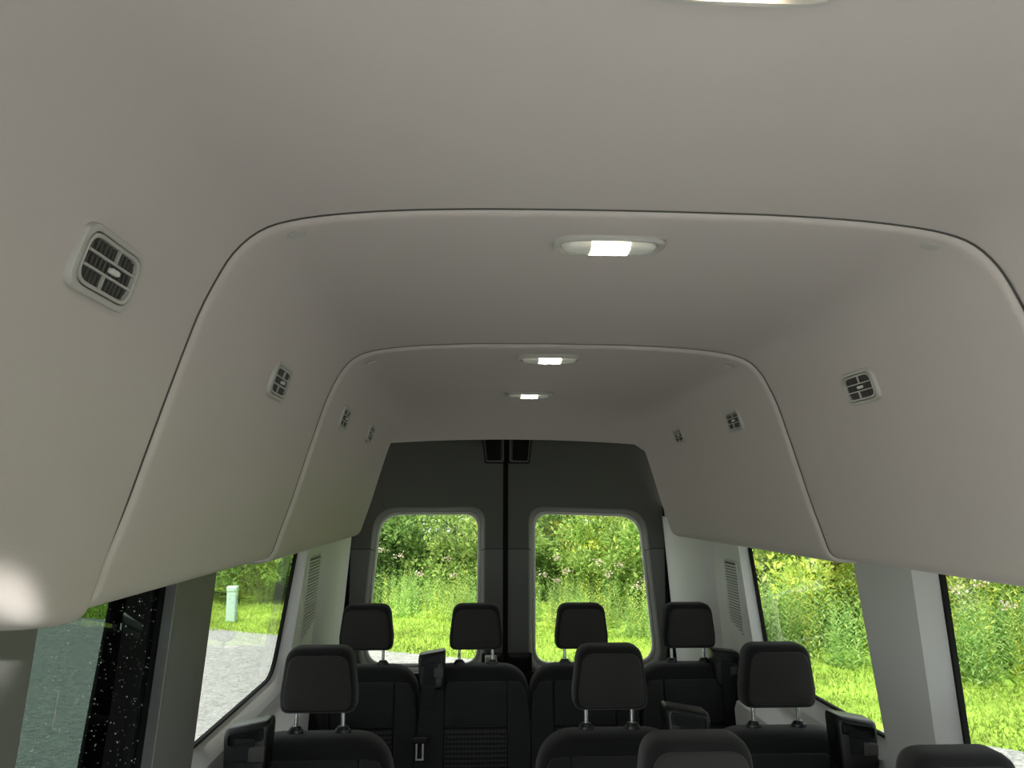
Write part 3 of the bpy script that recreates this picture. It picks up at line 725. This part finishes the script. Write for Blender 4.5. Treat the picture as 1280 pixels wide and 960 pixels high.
struct(mesh('lawn', [(-60, -40, GZ), (60, -40, GZ), (60, 60, GZ), (-60, 60, GZ)], [(0, 1, 2, 3)], LAWN, smooth=False), 'bright green mown lawn beside the gravel drive')
vs, fs = fill_holes(E_ + [(-40, -30), (-40, 26)], [], lambda x, y: (x, y, GZ+.012))
struct(mesh('gravel_drive', vs, fs, gravel(), smooth=False), 'pale grey gravel drive around the van')
def edge_y(x): return float(np.interp(x, [p[0] for p in E_], [p[1] for p in E_]))
# vegetation base line
B_ = [(-34, 31), (-14, 24), (-9, 20.8), (-5.9, 18.9), (-4.1, 18.3), (-2.0, 16.8), (-.58, 16.1), (1.16, 14.9), (2.67, 13.8), (4.8, 11.6), (5.3, 10.9), (5.9, 10.2), (6.9, 9.4), (9, 7), (11, 3), (12, -6), (17, -28)]
def along(P, s):
    d = 0
    for a, b in zip(P, P[1:]):
        L = math.dist(a, b)
        if d+L >= s:
            t = (s-d)/L; tx, ty = (b[0]-a[0])/L, (b[1]-a[1])/L
            return (a[0]+(b[0]-a[0])*t, a[1]+(b[1]-a[1])*t, -ty, tx) if False else (a[0]+(b[0]-a[0])*t, a[1]+(b[1]-a[1])*t, -ty, tx)
        d += L
    return (*P[-1], 1, 0)
# grass: tufts near the visible strip, one object
def grass():
    n = 60000; V_ = []; 
    pts = []
    while len(pts) < n:
        s = 14+random.random()*38; bx, by, nx, ny = along(B_, s)
        t = -random.random()*4.6+.6
        x, y = bx+nx*t, by+ny*t
        if y > edge_y(x)-.08+random.gauss(0, .08): pts.append((x, y))
    P_ = np.array(pts); a = rng.random(n)*6.283; hgt = .03+.07*rng.random(n)**2; w = .006+.012*rng.random(n); le = rng.normal(0, .03, (n, 2))
    v = np.zeros((n, 3, 3)); v[:, 0, 0] = P_[:, 0]-np.cos(a)*w; v[:, 0, 1] = P_[:, 1]-np.sin(a)*w; v[:, 1, 0] = P_[:, 0]+np.cos(a)*w; v[:, 1, 1] = P_[:, 1]+np.sin(a)*w
    v[:, 2, 0] = P_[:, 0]+le[:, 0]; v[:, 2, 1] = P_[:, 1]+le[:, 1]; v[:, :2, 2] = GZ; v[:, 2, 2] = GZ+hgt
    o = raw('grass', v.reshape(-1, 3).tolist(), np.arange(n*3).reshape(-1, 3).tolist(), leafmat('grass_blade', (.21, .33, .06), (.32, .45, .09), (.50, .58, .16), .4))
    tag(o, 'short mown grass blades of the lawn strip before the bushes', 'grass', kind='stuff')
grass()
def leaves(centers, sizes, dirs, asp=.5):
    """two-triangle folded leaves"""
    n = len(centers); c = np.array(centers); s = np.array(sizes)[:, None]; d = np.array(dirs); d /= np.linalg.norm(d, axis=1)[:, None]+1e-9
    o = rng.normal(0, 1, (n, 3)); o -= d*(o*d).sum(1)[:, None]; o /= np.linalg.norm(o, axis=1)[:, None]+1e-9
    tip = c+d*s; l = c+d*s*.45+o*s*asp*.5; r = c+d*s*.45-o*s*asp*.5
    nn = np.cross(d, o)*s*.12; l = l+nn; r = r+nn
    v = np.stack([c, r, tip, l], 1).reshape(-1, 3); i = np.arange(n)[:, None]*4
    f = np.concatenate([i+[[0, 1, 2]], i+[[0, 2, 3]]], 0)
    return v, f
def bush_mesh(nb, h, rad, nl, size, seed):
    R = np.random.default_rng(seed); C_ = []; D_ = []; stems = []
    for b in range(nb):
        a = R.random()*6.283; rr = rad*math.sqrt(R.random())*.8; z = h*(.18+.75*R.random()*(1-.35*rr/rad))
        c = np.array([math.cos(a)*rr, math.sin(a)*rr, z]); br = (.24+.3*R.random())*rad*.8
        k = nl//nb; dd = R.normal(0, 1, (k, 3)); dd /= np.linalg.norm(dd, axis=1)[:, None]
        rad_ = br*(.55+.5*R.random((k, 1)))
        C_.append(c+dd*rad_*[1, 1, .85]); D_.append(dd+R.normal(0, .7, (k, 3))+[0, 0, .35])
        stems.append(c)
    C_ = np.concatenate(C_); D_ = np.concatenate(D_); C_[:, 2] = np.maximum(C_[:, 2], .03)
    v, f = leaves(C_, size*(.6+.8*R.random(len(C_))), D_, .55)
    return v, f, stems
def weed_mesh(nst, h, rad, seed, lsize=.12):
    R = np.random.default_rng(seed); C_ = []; D_ = []; Z = []
    for k in range(nst):
        a = R.random()*6.283; rr = rad*math.sqrt(R.random()); bx, by = math.cos(a)*rr, math.sin(a)*rr; hh = h*(.65+.45*R.random()); lx, ly = R.normal(0, .10, 2)
        nl = 26
        for j in range(nl):
            t = (j+.5)/nl; aa = j*2.4+R.random(); C_.append((bx+lx*t, by+ly*t, hh*t)); D_.append((math.cos(aa), math.sin(aa), .55+.5*R.random())); Z.append(lsize*(1.05-.55*t)*(.7+.6*R.random()))
    v, f = leaves(C_, Z, D_, .24); return v, f
M_D = leafmat('leaf_dark', (.09, .17, .05), (.19, .32, .09), (.34, .48, .16), .45)
M_M = leafmat('leaf_mid', (.18, .30, .07), (.33, .50, .13), (.54, .66, .22), .45)
M_Y = leafmat('leaf_yellow', (.34, .44, .07), (.58, .66, .14), (.82, .82, .26), .45)
M_W = leafmat('leaf_weed', (.18, .34, .10), (.35, .54, .17), (.58, .72, .30), .45)
FLW = leafmat('flower_pink', (.45, .33, .30), (.60, .48, .42), (.75, .66, .60))
protos = {}
def bush_proto(key, nb, h, rad, nl, size, seed, m_, name):
    v, f, st = bush_mesh(nb, h, rad, nl, size, seed)
    root = empty(name); raw('foliage', v.tolist(), f.tolist(), m_, root)
    P_ = []
    for c in st[:7]: P_.append(tube([(c[0]*.1, c[1]*.1, 0), (c[0]*.55, c[1]*.55, c[2]*.55), tuple(c)], [.035, .022, .008], 5))
    mesh('stems', *merge(*P_), BARK, root); protos[key] = root; return root
bush_proto('dark', 26, 2.9, 1.25, 4200, .115, 1, M_D, 'shrub'); bush_proto('mid', 24, 2.6, 1.15, 4000, .11, 2, M_M, 'shrub')
bush_proto('yellow', 22, 2.9, 1.1, 3600, .11, 3, M_Y, 'shrub'); bush_proto('mid2', 22, 2.2, 1.3, 3800, .10, 4, M_M, 'shrub'); bush_proto('tree', 40, 6.5, 2.4, 7000, .20, 5, M_D, 'tree')
bush_proto('treem', 38, 6.0, 2.4, 6500, .19, 6, M_M, 'tree')
LBL = {'dark': 'dense dark green shrub', 'mid': 'mid green leafy shrub', 'yellow': 'bright yellow green shrub', 'mid2': 'low wide green shrub', 'tree': 'tall dark tree', 'treem': 'tall light green tree'}
CATG = {k: ('tree' if 'tree' in k else 'shrub') for k in LBL}
used = set()
def window_of(x, y):
    d = Vector((x, y, GZ+1.6)) - CAM; px = 640 + F*d.dot(r2)/max(.1, d.dot(fw))
    if d.dot(fw) < .5: return 'beside the van'
    for a, b, t in ((-9e9, -300, 'far out on the left of the van'), (-300, 20, 'just left of the dark sliding door window'), (20, 215, 'beyond the dark sliding door window'), (215, 400, 'beyond the left side window'), (400, 632, 'beyond the left back door window'), (632, 890, 'beyond the right back door window'),
                    (890, 1118, 'beyond the right side window behind the pillar'), (1118, 1400, 'beyond the nearest right side window')):
        if a <= px < b: return t
    return 'beside the van'
def plant(key, x, y, sc, rz, row=''):
    o = protos[key] if key not in used else dup(protos[key]); used.add(key)
    o.location = (x, y, GZ); o.rotation_euler = (0, 0, rz); o.scale = (sc, sc, sc*random.uniform(.9, 1.1))
    tag(o, LBL[key] + row + ' ' + window_of(x, y), CATG[key], LBL[key] + 's')
s = 8.
while s < 52:
    bx, by, nx, ny = along(B_, s)
    left = bx < -3.2
    for t, ch, p in ((2.6, ['dark', 'dark', 'mid'] if left else ['mid', 'mid2', 'yellow', 'mid', 'yellow'], 1), (4.0, ['dark', 'mid'] if left else ['yellow', 'mid', 'dark', 'yellow'], 1), (5.6, ['dark'] if left else ['dark', 'mid', 'yellow'], .8)):
        if random.random() < p and -13 < bx < 11:
            tt = (t-1.7 if left else t)+random.uniform(-.3, .4)
            plant(random.choice(ch), bx+nx*tt+random.uniform(-.4, .4), by+ny*tt, random.uniform(.85, 1.15)*(1.1 if t > 3 else 1), random.random()*6.28, ' in the front row' if t < 3 else ' in the second row' if t < 5 else ' in the back row')
    s += 1.6
s = 4.
while s < 56:
    bx, by, nx, ny = along(B_, s); plant(random.choice(['tree', 'treem']), bx+nx*8+random.uniform(-.8, .8), by+ny*8, random.uniform(.85, 1.15), random.random()*6.28); s += 4.2
WP = [weed_mesh(12, 1.55, .48, 20+k, .14) for k in range(5)]
MV = []; MF = []; MI = []; nb_ = 0; nwd = 0
while nwd < 290:
    s = 14+random.random()*38; bx, by, nx, ny = along(B_, s)
    if not -3.6 < bx < 8.5: continue
    nwd += 1
    t = .15+random.random()**1.2*2.6; k = random.randrange(5); v, f = WP[k]
    sc = random.uniform(.55, 1.0)*(.75+.25*min(1, t))*(.68 if bx < 3.2 else 1); a = random.random()*6.283
    R_ = np.array([[math.cos(a), -math.sin(a), 0], [math.sin(a), math.cos(a), 0], [0, 0, 1]])
    MV.append((v*[sc*1.1, sc*1.1, sc])@R_.T + [bx+nx*t, by+ny*t, GZ]); MF.append(f+nb_); nb_ += len(v); MI += [1 if k == 3 else 0]*len(f)
o = raw('tall_weeds', np.concatenate(MV).tolist(), np.concatenate(MF).tolist(), M_W); o.data.materials.append(M_Y); o.data.polygons.foreach_set('material_index', MI)
tag(o, 'thick mass of leafy tall weeds growing along the edge of the lawn', 'weeds', kind='stuff')
# pale flower heads among the weeds
C_ = []; D_ = []; Z_ = []
for k in range(60):
    s = 20+random.random()*30; bx, by, nx, ny = along(B_, s); t = .3+random.random()*1.3
    if bx < -3.5: continue
    c0 = np.array([bx+nx*t, by+ny*t, GZ+.8+.5*random.random()])
    for j in range(22): C_.append(c0+rng.normal(0, .05, 3)*[1, 1, .6]); D_.append(rng.normal(0, 1, 3)+[0, 0, 1]); Z_.append(.04)
v, f = leaves(C_, Z_, D_, .9); tag(raw('wildflowers', v.tolist(), f.tolist(), FLW), 'pale pink flower heads scattered among the tall weeds', 'flowers', kind='stuff')
# utility post on the lawn
ub = empty('utility_post', (-4.75, 16.3, GZ), 'pale green utility post on the lawn seen through the left window', 'post')
vs, fs = rbox(-.09, .09, -.08, .08, 0, .60, .02); mesh('housing', vs, fs, UTIL, ub)
vs, fs = rbox(-.10, .10, -.09, .09, .57, .68, .03); mesh('cap', vs, fs, UTIL, ub)
